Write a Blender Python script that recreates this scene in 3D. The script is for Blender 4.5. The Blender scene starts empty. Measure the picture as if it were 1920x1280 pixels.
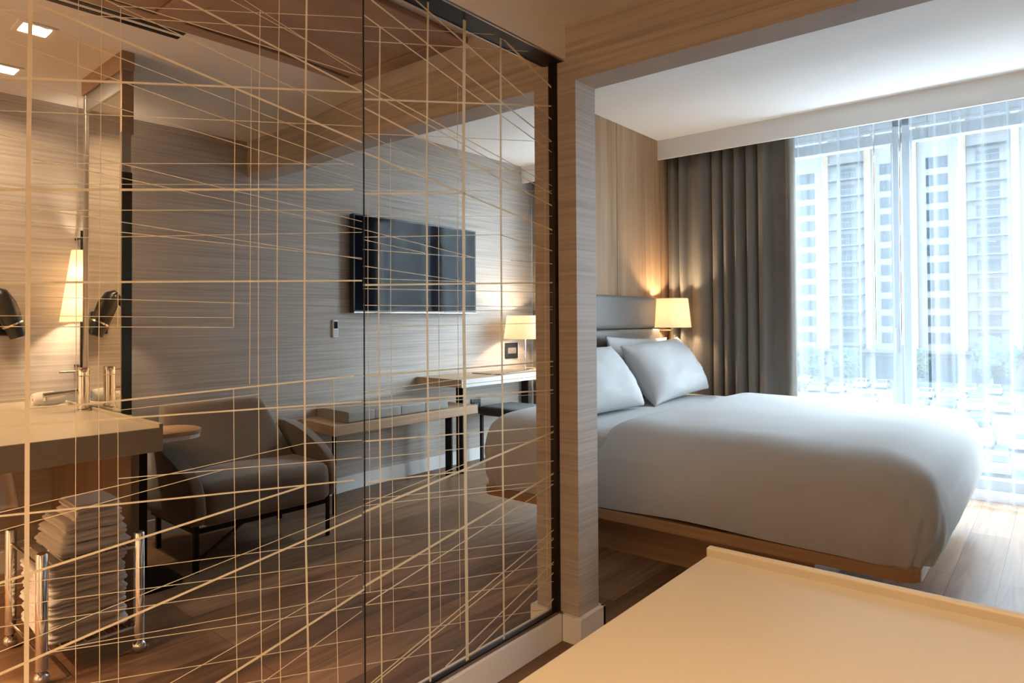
import bpy, bmesh, math, random
from mathutils import Vector, Matrix, noise
random.seed(7)
SC = bpy.context.scene
COL = SC.collection
R = math.radians

# ------------------------------------------------------------------ camera
CAMX, CAMH = 1.5, 1.2
F_PX, CY_PX = 1259.87, 581.65
yaw, pitch, roll = R(39.3948), R(0.84158), R(-0.33739)
cam_d = bpy.data.cameras.new('camera')
cam = bpy.data.objects.new('camera', cam_d)
COL.objects.link(cam)
cam_d.sensor_width = 36.0
cam_d.lens = F_PX / 1920 * 36.0
cam_d.shift_y = -(640 - CY_PX) / 1920
cam_d.clip_start = 0.02
cam_d.clip_end = 500
fw = Vector((-math.sin(yaw)*math.cos(pitch), math.cos(yaw)*math.cos(pitch), math.sin(pitch)))
rt0 = Vector((math.cos(yaw), math.sin(yaw), 0))
up0 = rt0.cross(fw)
rt = rt0*math.cos(roll) + up0*math.sin(roll)
up = up0*math.cos(roll) - rt0*math.sin(roll)
m = Matrix((rt, up, -fw)).transposed().to_4x4()
m.translation = Vector((CAMX, 0, CAMH))
cam.matrix_world = m
SC.camera = cam

# ------------------------------------------------------------------ view, world, light levels
SC.view_settings.view_transform = 'Standard'
SC.view_settings.look = 'None'
SC.view_settings.gamma = 1
SC.view_settings.exposure = 1.3
SC.view_settings.use_curve_mapping = False
SC.cycles.max_bounces = 10
SC.cycles.diffuse_bounces = 5
SC.cycles.glossy_bounces = 6
SC.cycles.transmission_bounces = 6
SC.cycles.transparent_max_bounces = 12
SC.cycles.sample_clamp_indirect = 6
SC.cycles.caustics_reflective = False
SC.cycles.caustics_refractive = False

SKY = 12.0
world = bpy.data.worlds.new('world')
SC.world = world
world.use_nodes = True
bg = world.node_tree.nodes['Background']
bg.inputs[0].default_value = (0.75, 0.885, 1.0, 1)
bg.inputs[1].default_value = SKY

WARM = (1.0, 0.70, 0.41)
LAMP = (1.0, 0.74, 0.48)
ENTRY_FILL = (1.0, 0.60, 0.30)

def lamp_light(name, kind, loc, power, color, size=0.05, rot=None, parent=None, spread=None, portal=False, size_y=None):
    d = bpy.data.lights.new(name, kind)
    d.energy = power
    d.color = color
    if kind == 'AREA':
        d.shape = 'RECTANGLE' if size_y else 'SQUARE'
        d.size = size
        if size_y: d.size_y = size_y
        if spread: d.spread = spread
        if portal: d.cycles.is_portal = True
    else:
        d.shadow_soft_size = size
    o = bpy.data.objects.new(name, d)
    COL.objects.link(o)
    o.location = loc
    if rot: o.rotation_euler = rot
    if parent:
        o.parent = parent
        o.location = Vector(loc) - Vector(parent.location)
    return o

# daylight comes in through the window wall: a portal guides the sky sampling
lamp_light('window_portal', 'AREA', (0.72, 5.46, 1.28), 1, (1, 1, 1), size=3.4, size_y=2.5, rot=(R(-90), 0, 0), portal=True)
P_DOWN, P_ENTRY_FILL, P_SCONCE, P_DESK, P_FLOORLAMP = 2.0, 11.0, 14.0, 14.0, 8.0
DOWNLIGHTS = [(1.49, 0.76), (2.06, 0.78), (0.92, 0.75)]
ENTRY_FILL_LIGHTS = [(0.70, -0.35), (1.75, -0.35), (0.70, -1.2), (1.75, -1.2)]  # unseen downlights behind the camera, added to brighten the entry

# ------------------------------------------------------------------ room sizes (metres)
W = 2.448            # wall with the television
YP0, YP1 = 2.09, 2.225   # post and lintel
XH = -1.034          # headboard wall
YV = 4.959           # front of curtain pelmet
YW = 5.42            # window plane
Z1, Z2 = 2.316, 2.65 # ceilings

# ------------------------------------------------------------------ helpers
def box(bm, x0, x1, y0, y1, z0, z1, bev=0.0, seg=2):
    r = bmesh.ops.create_cube(bm, size=1)
    vs = r['verts']
    for v in vs:
        v.co = Vector(((x0+x1)/2 + v.co.x*(x1-x0), (y0+y1)/2 + v.co.y*(y1-y0), (z0+z1)/2 + v.co.z*(z1-z0)))
    if bev > 0:
        es = {e for v in vs for e in v.link_edges}
        bmesh.ops.bevel(bm, geom=list(es), offset=bev, segments=seg, profile=0.5, affect='EDGES')
    return vs

def frame_of(d):
    d = d.normalized()
    a = Vector((0, 0, 1)) if abs(d.z) < 0.9 else Vector((1, 0, 0))
    u = d.cross(a).normalized()
    return u, d.cross(u).normalized()

def tube(bm, pts, r, n=12, caps=True, flat=1.0):
    pts = [Vector(p) for p in pts]
    rs = r if isinstance(r, (list, tuple)) else [r]*len(pts)
    rings = []
    u0 = None
    for i, p in enumerate(pts):
        if i == 0: d = pts[1]-pts[0]
        elif i == len(pts)-1: d = pts[-1]-pts[-2]
        else: d = (pts[i+1]-p).normalized() + (p-pts[i-1]).normalized()
        d = d.normalized()
        if u0 is None:
            u, v = frame_of(d)
        else:
            u = (u0 - d*u0.dot(d)).normalized()
            v = d.cross(u)
        u0 = u
        rings.append([bm.verts.new(p + (u*math.cos(2*math.pi*k/n) + v*math.sin(2*math.pi*k/n)*flat)*rs[i]) for k in range(n)])
    for a, b in zip(rings, rings[1:]):
        for k in range(n):
            bm.faces.new((a[k], a[(k+1) % n], b[(k+1) % n], b[k]))
    if caps:
        bm.faces.new(rings[0][::-1]); bm.faces.new(rings[-1])

def lathe(bm, prof, cx, cy, n=32, close=False):
    rings = []
    for r, z in prof:
        rings.append([bm.verts.new((cx + r*math.cos(2*math.pi*k/n), cy + r*math.sin(2*math.pi*k/n), z)) for k in range(n)])
    for a, b in zip(rings, rings[1:]):
        for k in range(n):
            bm.faces.new((a[k], a[(k+1) % n], b[(k+1) % n], b[k]))
    if close:
        bm.faces.new(rings[0][::-1]); bm.faces.new(rings[-1])

def prism(bm, outline, y0, y1, axis='y', bev=0.0, seg=2):
    """outline: (a, b) points; axis y -> (x, z), axis z -> (x, y), axis x -> (y, z)"""
    def P(a, b, t):
        return {'y': (a, t, b), 'z': (a, b, t), 'x': (t, a, b)}[axis]
    A = [bm.verts.new(P(a, b, y0)) for a, b in outline]
    B = [bm.verts.new(P(a, b, y1)) for a, b in outline]
    n = len(outline)
    fs = [bm.faces.new(A), bm.faces.new(B[::-1])]
    for i in range(n):
        bm.faces.new((A[i], B[i], B[(i+1) % n], A[(i+1) % n]))
    if bev:
        es = {e for f in fs for e in f.edges}
        bmesh.ops.bevel(bm, geom=list(es), offset=bev, segments=seg, profile=0.5, affect='EDGES')

def grid_surface(bm, fn, nu, nv, closed_u=False):
    V = [[bm.verts.new(fn(i/(nu if closed_u else nu-1), j/(nv-1))) for j in range(nv)] for i in range(nu)]
    for i in range(nu if closed_u else nu-1):
        for j in range(nv-1):
            k = (i+1) % nu
            bm.faces.new((V[i][j], V[k][j], V[k][j+1], V[i][j+1]))
    return V

def fbm(x, y, z, o=3):
    s, a = 0.0, 1.0
    for _ in range(o):
        s += a*noise.noise(Vector((x, y, z))); a *= 0.5; x *= 2; y *= 2; z *= 2
    return s

def obj(name, bm, mat, parent=None, smooth=False, solid=0.0, sub=0, sharp=40):
    bmesh.ops.recalc_face_normals(bm, faces=bm.faces)
    me = bpy.data.meshes.new(name)
    if parent is not None:
        p = parent; off = Vector((0, 0, 0))
        while p is not None:
            off += Vector(p.location); p = p.parent
        bmesh.ops.translate(bm, verts=bm.verts, vec=-off)
    bm.to_mesh(me); bm.free()
    for mm in (mat if isinstance(mat, (list, tuple)) else [mat]):
        me.materials.append(mm)
    o = bpy.data.objects.new(name, me)
    COL.objects.link(o)
    if parent is not None: o.parent = parent
    if smooth:
        me.polygons.foreach_set('use_smooth', [True]*len(me.polygons))
        if sharp:
            try: me.set_sharp_from_angle(angle=R(sharp))
            except Exception: pass
    if solid:
        md = o.modifiers.new('thickness', 'SOLIDIFY'); md.thickness = solid; md.offset = 0
    if sub:
        md = o.modifiers.new('smooth', 'SUBSURF'); md.levels = sub; md.render_levels = sub
    return o

def tag(o, label, cat, group=None):
    o['label'] = label; o['category'] = cat
    if group: o['group'] = group
    return o

def thing(name, label, cat, loc=(0, 0, 0), group=None):
    o = bpy.data.objects.new(name, None)
    o.empty_display_size = 0.05
    COL.objects.link(o)
    o.location = loc
    return tag(o, label, cat, group)

def struct(name, bm, mat, **k):
    o = obj(name, bm, mat, **k); o['kind'] = 'structure'
    return o

def copy_tree(o, parent=None):
    c = o.copy(); COL.objects.link(c)
    if parent is not None: c.parent = parent
    for ch in list(o.children): copy_tree(ch, c)
    return c

def B(): return bmesh.new()
def bx(*a, **k):
    bm = B(); box(bm, *a, **k); return bm

# ------------------------------------------------------------------ materials
def mat(name, color=(.5, .5, .5), rough=0.6, metal=0.0, spec=0.5, **kw):
    m = bpy.data.materials.new(name); m.use_nodes = True
    b = m.node_tree.nodes['Principled BSDF']
    b.inputs['Base Color'].default_value = (*color, 1)
    b.inputs['Roughness'].default_value = rough
    b.inputs['Metallic'].default_value = metal
    b.inputs['Specular IOR Level'].default_value = spec
    for k, v in kw.items():
        b.inputs[k.replace('_', ' ')].default_value = v
    return m

def nodes(m): return m.node_tree.nodes, m.node_tree.links, m.node_tree.nodes['Principled BSDF']

def grain(name, c0, c1, scale, rough=0.55, detail=6, nscale=1.0, bump=0.0, pos=(0.3, 0.7), distort=0.0, spec=0.4, c2=None, scale2=None, mix2=0.5):
    """noise stretched by the scale vector between two colours, optional second, coarser layer"""
    m = mat(name, c0, rough, spec=spec)
    N, L, b = nodes(m)
    tc = N.new('ShaderNodeTexCoord'); mp = N.new('ShaderNodeMapping')
    mp.inputs['Scale'].default_value = scale
    L.new(tc.outputs['Object'], mp.inputs['Vector'])
    nz = N.new('ShaderNodeTexNoise'); nz.inputs['Scale'].default_value = nscale
    nz.inputs['Detail'].default_value = detail; nz.inputs['Roughness'].default_value = 0.6
    nz.inputs['Distortion'].default_value = distort
    L.new(mp.outputs[0], nz.inputs['Vector'])
    cr = N.new('ShaderNodeValToRGB')
    cr.color_ramp.elements[0].position = pos[0]; cr.color_ramp.elements[0].color = (*c0, 1)
    cr.color_ramp.elements[1].position = pos[1]; cr.color_ramp.elements[1].color = (*c1, 1)
    L.new(nz.outputs['Fac'], cr.inputs[0])
    out = cr.outputs[0]
    if c2:
        mp2 = N.new('ShaderNodeMapping'); mp2.inputs['Scale'].default_value = scale2
        L.new(tc.outputs['Object'], mp2.inputs['Vector'])
        n2 = N.new('ShaderNodeTexNoise'); n2.inputs['Scale'].default_value = 1.0; n2.inputs['Detail'].default_value = 4
        L.new(mp2.outputs[0], n2.inputs['Vector'])
        mr = N.new('ShaderNodeMapRange'); mr.inputs[1].default_value = 0.35; mr.inputs[2].default_value = 0.7
        mr.inputs[4].default_value = mix2
        L.new(n2.outputs['Fac'], mr.inputs[0])
        mx = N.new('ShaderNodeMix'); mx.data_type = 'RGBA'
        L.new(mr.outputs[0], mx.inputs[0]); L.new(out, mx.inputs[6]); mx.inputs[7].default_value = (*c2, 1)
        out = mx.outputs[2]
    L.new(out, b.inputs['Base Color'])
    if bump:
        bp = N.new('ShaderNodeBump'); bp.inputs['Strength'].default_value = bump; bp.inputs['Distance'].default_value = 0.002
        L.new(nz.outputs['Fac'], bp.inputs['Height']); L.new(bp.outputs[0], b.inputs['Normal'])
    return m

def fabric(name, color, rough=0.9, s=400, bump=0.3, var=0.06, sheen=0.2):
    m = mat(name, color, rough, spec=0.2)
    N, L, b = nodes(m)
    b.inputs['Sheen Weight'].default_value = sheen
    tc = N.new('ShaderNodeTexCoord')
    nz = N.new('ShaderNodeTexNoise'); nz.inputs['Scale'].default_value = s; nz.inputs['Detail'].default_value = 3
    L.new(tc.outputs['Object'], nz.inputs['Vector'])
    n2 = N.new('ShaderNodeTexNoise'); n2.inputs['Scale'].default_value = 6
    L.new(tc.outputs['Object'], n2.inputs['Vector'])
    mr = N.new('ShaderNodeMapRange'); mr.inputs[3].default_value = 1-var; mr.inputs[4].default_value = 1+var
    L.new(n2.outputs['Fac'], mr.inputs[0])
    vm = N.new('ShaderNodeVectorMath'); vm.operation = 'SCALE'; vm.inputs[0].default_value = color
    L.new(mr.outputs[0], vm.inputs['Scale']); L.new(vm.outputs[0], b.inputs['Base Color'])
    if bump:
        bp = N.new('ShaderNodeBump'); bp.inputs['Strength'].default_value = bump; bp.inputs['Distance'].default_value = 0.001
        L.new(nz.outputs['Fac'], bp.inputs['Height']); L.new(bp.outputs[0], b.inputs['Normal'])
    return m

def emit(name, color, strength):
    m = bpy.data.materials.new(name); m.use_nodes = True
    N, L = m.node_tree.nodes, m.node_tree.links
    N.clear()
    o = N.new('ShaderNodeOutputMaterial'); e = N.new('ShaderNodeEmission')
    e.inputs[0].default_value = (*color, 1); e.inputs[1].default_value = strength
    L.new(e.outputs[0], o.inputs[0])
    return m

def cloth_through(name, dcol, tcol, dens, transp):
    """thin cloth: diffuse + translucent, with an open weave letting a share of light straight through"""
    m = bpy.data.materials.new(name); m.use_nodes = True
    N, L = m.node_tree.nodes, m.node_tree.links
    N.clear()
    o = N.new('ShaderNodeOutputMaterial')
    d = N.new('ShaderNodeBsdfDiffuse'); d.inputs[0].default_value = (*dcol, 1)
    t = N.new('ShaderNodeBsdfTranslucent'); t.inputs[0].default_value = (*tcol, 1)
    mx = N.new('ShaderNodeMixShader'); mx.inputs[0].default_value = dens
    L.new(d.outputs[0], mx.inputs[1]); L.new(t.outputs[0], mx.inputs[2])
    if transp > 0:
        tr = N.new('ShaderNodeBsdfTransparent')
        m2 = N.new('ShaderNodeMixShader'); m2.inputs[0].default_value = transp
        L.new(mx.outputs[0], m2.inputs[1]); L.new(tr.outputs[0], m2.inputs[2])
        L.new(m2.outputs[0], o.inputs[0])
    else:
        L.new(mx.outputs[0], o.inputs[0])
    return m

M = {}
M['white_paint'] = mat('white_paint', (0.80, 0.79, 0.77), 0.75, spec=0.2)
M['ceiling_paint'] = mat('ceiling_paint', (0.76, 0.76, 0.755), 0.85, spec=0.1)
M['wallpaper'] = grain('wallpaper', (0.34, 0.295, 0.255), (0.56, 0.515, 0.465), (1.3, 1.3, 85), rough=0.6, detail=5, pos=(0.28, 0.68), bump=0.15, c2=(0.47, 0.42, 0.375), scale2=(0.8, 0.8, 14), mix2=0.3)
M['oak_wall'] = grain('oak_wall', (0.27, 0.155, 0.08), (0.54, 0.36, 0.215), (14, 14, 0.6), rough=0.5, detail=6, bump=0.1, c2=(0.42, 0.28, 0.17), scale2=(5, 5, 0.3), mix2=0.6)
M['oak'] = grain('oak', (0.42, 0.25, 0.13), (0.58, 0.38, 0.22), (1.5, 30, 30), rough=0.45, detail=5)
M['oak_y'] = grain('oak_y', (0.46, 0.30, 0.18), (0.60, 0.42, 0.28), (30, 1.5, 30), rough=0.45, detail=5)
M['bed_oak'] = grain('bed_oak', (0.30, 0.16, 0.075), (0.42, 0.245, 0.125), (1.2, 20, 45), rough=0.4, detail=5)
M['brown_panel'] = grain('brown_panel', (0.13, 0.085, 0.055), (0.23, 0.155, 0.105), (30, 30, 0.8), rough=0.5, detail=5)
M['ceiling_wood'] = grain('ceiling_wood', (0.30, 0.20, 0.14), (0.42, 0.30, 0.22), (3.5, 1.4, 30), rough=0.5, detail=6, distort=0.6)
M['dark_metal'] = mat('dark_metal', (0.02, 0.017, 0.015), 0.35, 0.8)
M['black_plastic'] = mat('black_plastic', (0.012, 0.012, 0.013), 0.3)
M['chrome'] = mat('chrome', (0.66, 0.655, 0.65), 0.08, 1.0)
M['steel'] = mat('steel', (0.45, 0.44, 0.43), 0.3, 1.0)
M['brass'] = mat('brass', (0.72, 0.52, 0.28), 0.2, 1.0)
M['counter'] = mat('counter', (0.44, 0.40, 0.315), 0.35, spec=0.4)
M['white_linen'] = fabric('white_linen', (0.50, 0.50, 0.50), 0.85, s=500, bump=0.08, var=0.01, sheen=0.1)
M['towel'] = fabric('towel', (0.80, 0.79, 0.78), 0.95, s=260, bump=1.0, var=0.03, sheen=0.4)
M['drape'] = fabric('drape', (0.185, 0.165, 0.14), 0.85, s=700, bump=0.2, var=0.05)
M['leather'] = mat('leather', (0.16, 0.145, 0.135), 0.38)
M['bench_leather'] = mat('bench_leather', (0.34, 0.32, 0.285), 0.45)
M['velvet'] = fabric('velvet', (0.17, 0.125, 0.09), 0.8, s=300, bump=0.2, var=0.12, sheen=0.5)
M['stool_fabric'] = fabric('stool_fabric', (0.06, 0.058, 0.055), 0.8, s=300)
M['frame_alu'] = mat('frame_alu', (0.36, 0.40, 0.43), 0.4, 0.3)
M['etch'] = mat('etch', (0.74, 0.66, 0.45), 0.6)
M['tv_screen'] = mat('tv_screen', (0.006, 0.007, 0.012), 0.06, spec=0.06)
M['mirror'] = mat('mirror', (0.96, 0.955, 0.94), 0.0, 1.0)
M['tall_mirror'] = mat('tall_mirror', (0.88, 0.86, 0.80), 0.01, 1.0)
M['dark_glass'] = mat('dark_glass', (0.02, 0.022, 0.022), 0.1, 0.0, spec=0.8)
M['sheer'] = cloth_through('sheer', (0.60, 0.65, 0.70), (0.40, 0.42, 0.44), 0.55, 0.7)
_n, _l = M['sheer'].node_tree.nodes, M['sheer'].node_tree.links
_lw = _n.new('ShaderNodeLayerWeight'); _lw.inputs[0].default_value = 0.5
_mr = _n.new('ShaderNodeMapRange'); _mr.inputs[1].default_value = 0.0; _mr.inputs[2].default_value = 0.9; _mr.inputs[3].default_value = 0.76; _mr.inputs[4].default_value = 0.35
_l.new(_lw.outputs['Facing'], _mr.inputs[0])
_m2 = [n for n in _n if n.type == 'MIX_SHADER' and any(l.from_node.type == 'BSDF_TRANSPARENT' for l in n.inputs[2].links)][0]
_l.new(_mr.outputs[0], _m2.inputs[0])
M['shade'] = cloth_through('shade', (0.86, 0.82, 0.75), (0.88, 0.80, 0.66), 0.6, 0.0)
M['bulb'] = emit('bulb', (1.0, 0.75, 0.45), 12)
M['downlight_glow'] = emit('downlight_glow', (1.0, 0.80, 0.55), 9)
m = bpy.data.materials.new('window_glass'); m.use_nodes = True
N_, L_ = m.node_tree.nodes, m.node_tree.links; N_.clear()
o_ = N_.new('ShaderNodeOutputMaterial'); t_ = N_.new('ShaderNodeBsdfTransparent'); g_ = N_.new('ShaderNodeBsdfGlossy')
t_.inputs[0].default_value = (0.93, 0.96, 0.97, 1); g_.inputs['Roughness'].default_value = 0.02
x_ = N_.new('ShaderNodeMixShader'); x_.inputs[0].default_value = 0.06
L_.new(t_.outputs[0], x_.inputs[1]); L_.new(g_.outputs[0], x_.inputs[2]); L_.new(x_.outputs[0], o_.inputs[0])
M['window_glass'] = m

# floor: planks running towards the window
def floor_material():
    m = mat('floor_planks', (.3, .2, .1), 0.42, spec=0.3)
    N, L, b = nodes(m)
    tc = N.new('ShaderNodeTexCoord'); sp = N.new('ShaderNodeSeparateXYZ'); cb = N.new('ShaderNodeCombineXYZ')
    L.new(tc.outputs['Object'], sp.inputs[0]); L.new(sp.outputs['Y'], cb.inputs['X']); L.new(sp.outputs['X'], cb.inputs['Y'])
    br = N.new('ShaderNodeTexBrick'); L.new(cb.outputs[0], br.inputs['Vector'])
    br.offset = 0.37; br.offset_frequency = 2
    br.inputs['Scale'].default_value = 1; br.inputs['Brick Width'].default_value = 1.25; br.inputs['Row Height'].default_value = 0.18
    br.inputs['Mortar Size'].default_value = 0.0012; br.inputs['Mortar Smooth'].default_value = 0.3
    br.inputs['Color1'].default_value = (0.165, 0.092, 0.050, 1); br.inputs['Color2'].default_value = (0.32, 0.195, 0.115, 1)
    br.inputs['Mortar'].default_value = (0.04, 0.025, 0.018, 1)
    mp = N.new('ShaderNodeMapping'); mp.inputs['Scale'].default_value = (22, 1.3, 1)
    L.new(tc.outputs['Object'], mp.inputs['Vector'])
    nz = N.new('ShaderNodeTexNoise'); nz.inputs['Scale'].default_value = 1; nz.inputs['Detail'].default_value = 7; nz.inputs['Distortion'].default_value = 1.2
    L.new(mp.outputs[0], nz.inputs['Vector'])
    cr = N.new('ShaderNodeValToRGB')
    cr.color_ramp.elements[0].position = 0.3; cr.color_ramp.elements[0].color = (0.66, 0.64, 0.62, 1)
    cr.color_ramp.elements[1].position = 0.7; cr.color_ramp.elements[1].color = (1.28, 1.25, 1.22, 1)
    L.new(nz.outputs['Fac'], cr.inputs[0])
    mx = N.new('ShaderNodeMix'); mx.data_type = 'RGBA'; mx.blend_type = 'MULTIPLY'; mx.inputs[0].default_value = 1
    L.new(br.outputs['Color'], mx.inputs[6]); L.new(cr.outputs[0], mx.inputs[7])
    L.new(mx.outputs[2], b.inputs['Base Color'])
    bp = N.new('ShaderNodeBump'); bp.inputs['Strength'].default_value = 0.25; bp.inputs['Distance'].default_value = 0.001
    L.new(nz.outputs['Fac'], bp.inputs['Height']); L.new(bp.outputs[0], b.inputs['Normal'])
    return m
M['floor'] = floor_material()
ETCH_LEFT = [
(10.1,[(0.405,2.2),(0.4,1.509),(0.4,1.085),(0.401,0.104)]),
(2.0,[(0.484,2.2),(0.48,1.332),(0.48,0.89),(0.483,0.104)]),
(2.1,[(0.525,2.2),(0.522,1.422),(0.52,1.097),(0.526,0.104)]),
(2.2,[(0.559,1.854),(0.559,1.537),(0.555,1.192)]),
(2.2,[(0.556,0.996),(0.56,0.104)]),
(2.9,[(0.807,1.749),(0.803,1.187)]),
(2.8,[(0.803,1.045),(0.805,0.83),(0.816,0.104)]),
(3.0,[(0.847,1.807),(0.843,1.051)]),
(3.6,[(0.87,1.958),(0.866,1.566),(0.865,1.101),(0.869,0.69),(0.877,0.104)]),
(3.8,[(0.924,2.2),(0.916,1.574),(0.914,1.098),(0.919,0.678),(0.926,0.104)]),
(7.0,[(1.001,2.2),(0.993,1.587),(0.991,1.094),(0.994,0.66),(1.006,0.104)]),
(3.7,[(1.08,1.051),(1.082,0.638),(1.094,0.104)]),
(6.5,[(0.408,1.811),(1.174,1.696)]),
(3.0,[(-0.7,1.493),(1.175,2.002)]),
(2.8,[(-0.7,1.921),(1.174,1.666)]),
(2.8,[(-0.7,1.862),(1.174,1.623)]),
(2.8,[(0.408,1.658),(1.173,1.587)]),
(5.8,[(-0.7,1.419),(1.174,1.836)]),
(3.0,[(-0.7,1.401),(1.174,1.741)]),
(2.7,[(-0.7,1.641),(1.173,1.476)]),
(2.7,[(0.407,1.512),(1.173,1.454)]),
(3.1,[(0.407,1.504),(1.146,1.631)]),
(2.4,[(0.405,1.464),(1.145,1.573)]),
(6.4,[(-0.7,1.291),(1.145,1.561)]),
(2.6,[(-0.7,1.486),(1.173,1.371)]),
(2.6,[(-0.7,1.28),(1.145,1.504)]),
(2.6,[(-0.7,1.415),(1.173,1.374)]),
(2.6,[(-0.7,1.237),(1.173,1.446)]),
(5.3,[(-0.7,1.226),(1.173,1.312)]),
(2.3,[(0.41,1.25),(0.844,1.244)]),
(2.2,[(-0.7,1.223),(0.803,1.21)]),
(2.4,[(-0.7,1.211),(0.803,1.187)]),
(4.7,[(-0.7,1.013),(1.147,1.051)]),
(2.4,[(0.547,1.019),(0.865,1.025)]),
(4.7,[(-0.7,1.052),(1.171,0.978)]),
(2.8,[(0.915,0.981),(1.171,0.969)]),
(3.3,[(0.557,0.879),(1.171,0.825)]),
(3.0,[(-0.7,0.794),(0.99,0.889)]),
(3.7,[(0.99,0.889),(1.171,0.872)]),
(2.7,[(-0.7,0.721),(0.779,0.859)]),
(4.7,[(-0.7,0.954),(1.146,0.767)]),
(5.9,[(-0.7,0.63),(0.989,0.781)]),
(2.6,[(-0.7,0.873),(1.17,0.602)]),
(2.5,[(-0.7,0.859),(1.17,0.543)]),
(2.5,[(-0.7,0.828),(1.17,0.504)]),
(6.3,[(-0.7,0.418),(1.17,0.667)]),
(7.6,[(-0.552,0.104),(1.18,0.462)]),
(2.7,[(-0.7,0.479),(1.171,0.692)]),
(2.6,[(0.44,0.572),(1.17,0.453)]),
(2.6,[(0.438,0.569),(1.17,0.417)]),
(2.7,[(0.507,0.482),(1.169,0.33)]),
(2.9,[(0.793,0.358),(1.169,0.263)]),
(3.2,[(-1.138,0.104),(1.156,0.505)]),
(3.6,[(-0.037,0.104),(1.17,0.405)]),
(3.2,[(0.533,1.867),(1.174,1.881)]),
(5.9,[(-1.015,2.2),(1.174,1.837)]),
(3.1,[(-0.723,2.2),(1.174,1.897)]),
(3.2,[(-0.074,2.2),(1.174,1.881)]),
(3.0,[(-1.582,2.2),(1.174,1.758)]),
(2.9,[(0.553,1.856),(1.175,2.045)])
]
ETCH_RIGHT = [
(5.8,[(1.239,2.041),(1.233,1.627),(1.231,1.202),(1.234,0.931),(1.239,0.104)]),
(8.9,[(1.428,2.2),(1.419,1.659),(1.419,1.202),(1.421,0.91),(1.426,0.086)]),
(17.6,[(1.591,2.23),(1.582,1.686),(1.581,1.201),(1.584,0.891),(1.589,0.102)]),
(11.4,[(1.773,2.221),(1.769,1.569),(1.771,0.87),(1.773,0.103)]),
(5.4,[(2.028,1.862),(2.023,1.2),(2.024,0.247)]),
(3.4,[(1.557,1.961),(1.553,1.372),(1.554,0.86),(1.557,0.216)]),
(3.0,[(1.194,1.546),(1.193,1.203),(1.197,0.935),(1.198,0.447)]),
(3.2,[(1.277,1.728),(1.275,1.202),(1.279,0.926),(1.282,0.308)]),
(3.5,[(1.469,1.525),(1.468,1.036),(1.47,0.263)]),
(6.4,[(0.855,2.2),(2.073,1.879)]),
(4.6,[(1.18,2.055),(2.079,1.837)]),
(7.0,[(1.269,2.2),(2.074,1.963)]),
(10.4,[(1.685,2.215),(2.075,2.086)]),
(3.3,[(1.179,2.023),(1.881,2.222)]),
(3.7,[(1.179,1.981),(2.06,2.217)]),
(6.8,[(1.179,1.818),(2.085,2.019)]),
(6.5,[(1.179,1.795),(2.08,1.633)]),
(4.3,[(1.179,1.864),(2.081,1.709)]),
(4.3,[(1.179,1.848),(2.081,1.678)]),
(7.4,[(1.178,1.67),(2.079,1.541)]),
(3.4,[(1.178,1.722),(2.083,1.881)]),
(2.8,[(1.178,1.724),(1.61,1.647)]),
(3.7,[(1.178,1.621),(2.082,1.772)]),
(3.4,[(1.178,1.563),(2.081,1.692)]),
(6.3,[(1.178,1.554),(1.584,1.612)]),
(3.8,[(1.178,1.491),(2.08,1.596)]),
(3.6,[(1.178,1.454),(1.634,1.407)]),
(3.8,[(1.178,1.433),(2.079,1.529)]),
(3.5,[(1.178,1.426),(1.411,1.406)]),
(3.6,[(1.177,1.399),(1.637,1.407)]),
(3.6,[(1.177,1.353),(1.633,1.324)]),
(3.5,[(1.177,1.319),(1.633,1.326)]),
(6.8,[(1.177,1.3),(2.077,1.342)]),
(3.8,[(1.177,1.29),(2.077,1.305)]),
(3.8,[(1.177,1.244),(2.076,1.25)]),
(3.8,[(1.177,1.223),(2.076,1.24)]),
(3.8,[(1.177,1.183),(2.075,1.189)]),
(4.4,[(1.765,1.495),(2.078,1.462)]),
(4.3,[(1.822,1.41),(2.078,1.413)]),
(6.2,[(1.176,1.048),(2.074,1.043)]),
(3.4,[(1.176,1.004),(2.073,1.025)]),
(3.4,[(1.176,0.995),(2.073,0.993)]),
(6.5,[(1.176,0.975),(2.072,0.935)]),
(3.4,[(1.176,0.965),(2.072,0.922)]),
(5.1,[(1.176,0.868),(2.071,0.797)]),
(3.7,[(1.176,0.82),(2.07,0.749)]),
(5.1,[(1.175,0.755),(2.069,0.667)]),
(8.4,[(1.175,0.673),(2.071,0.777)]),
(8.9,[(1.174,0.469),(2.069,0.62)]),
(3.7,[(1.175,0.694),(1.578,0.737)]),
(3.7,[(1.175,0.709),(2.068,0.592)]),
(3.7,[(1.175,0.691),(2.068,0.58)]),
(3.7,[(1.175,0.595),(2.067,0.452)]),
(3.7,[(1.175,0.538),(2.066,0.378)]),
(3.7,[(1.175,0.506),(2.065,0.342)]),
(3.7,[(1.174,0.452),(2.065,0.278)]),
(4.3,[(1.182,0.419),(2.068,0.58)]),
(3.6,[(1.182,0.417),(2.064,0.215)]),
(3.6,[(1.185,0.328),(2.036,0.122)]),
(4.7,[(0.827,0.104),(2.066,0.408)]),
(4.7,[(0.81,0.104),(2.066,0.374)]),
(5.3,[(1.49,0.125),(2.065,0.288)]),
(5.5,[(1.614,0.118),(2.064,0.248)]),
(6.1,[(2.023,0.138),(2.063,0.151)]),
(3.4,[(1.185,0.254),(1.526,0.164)])
]

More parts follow.
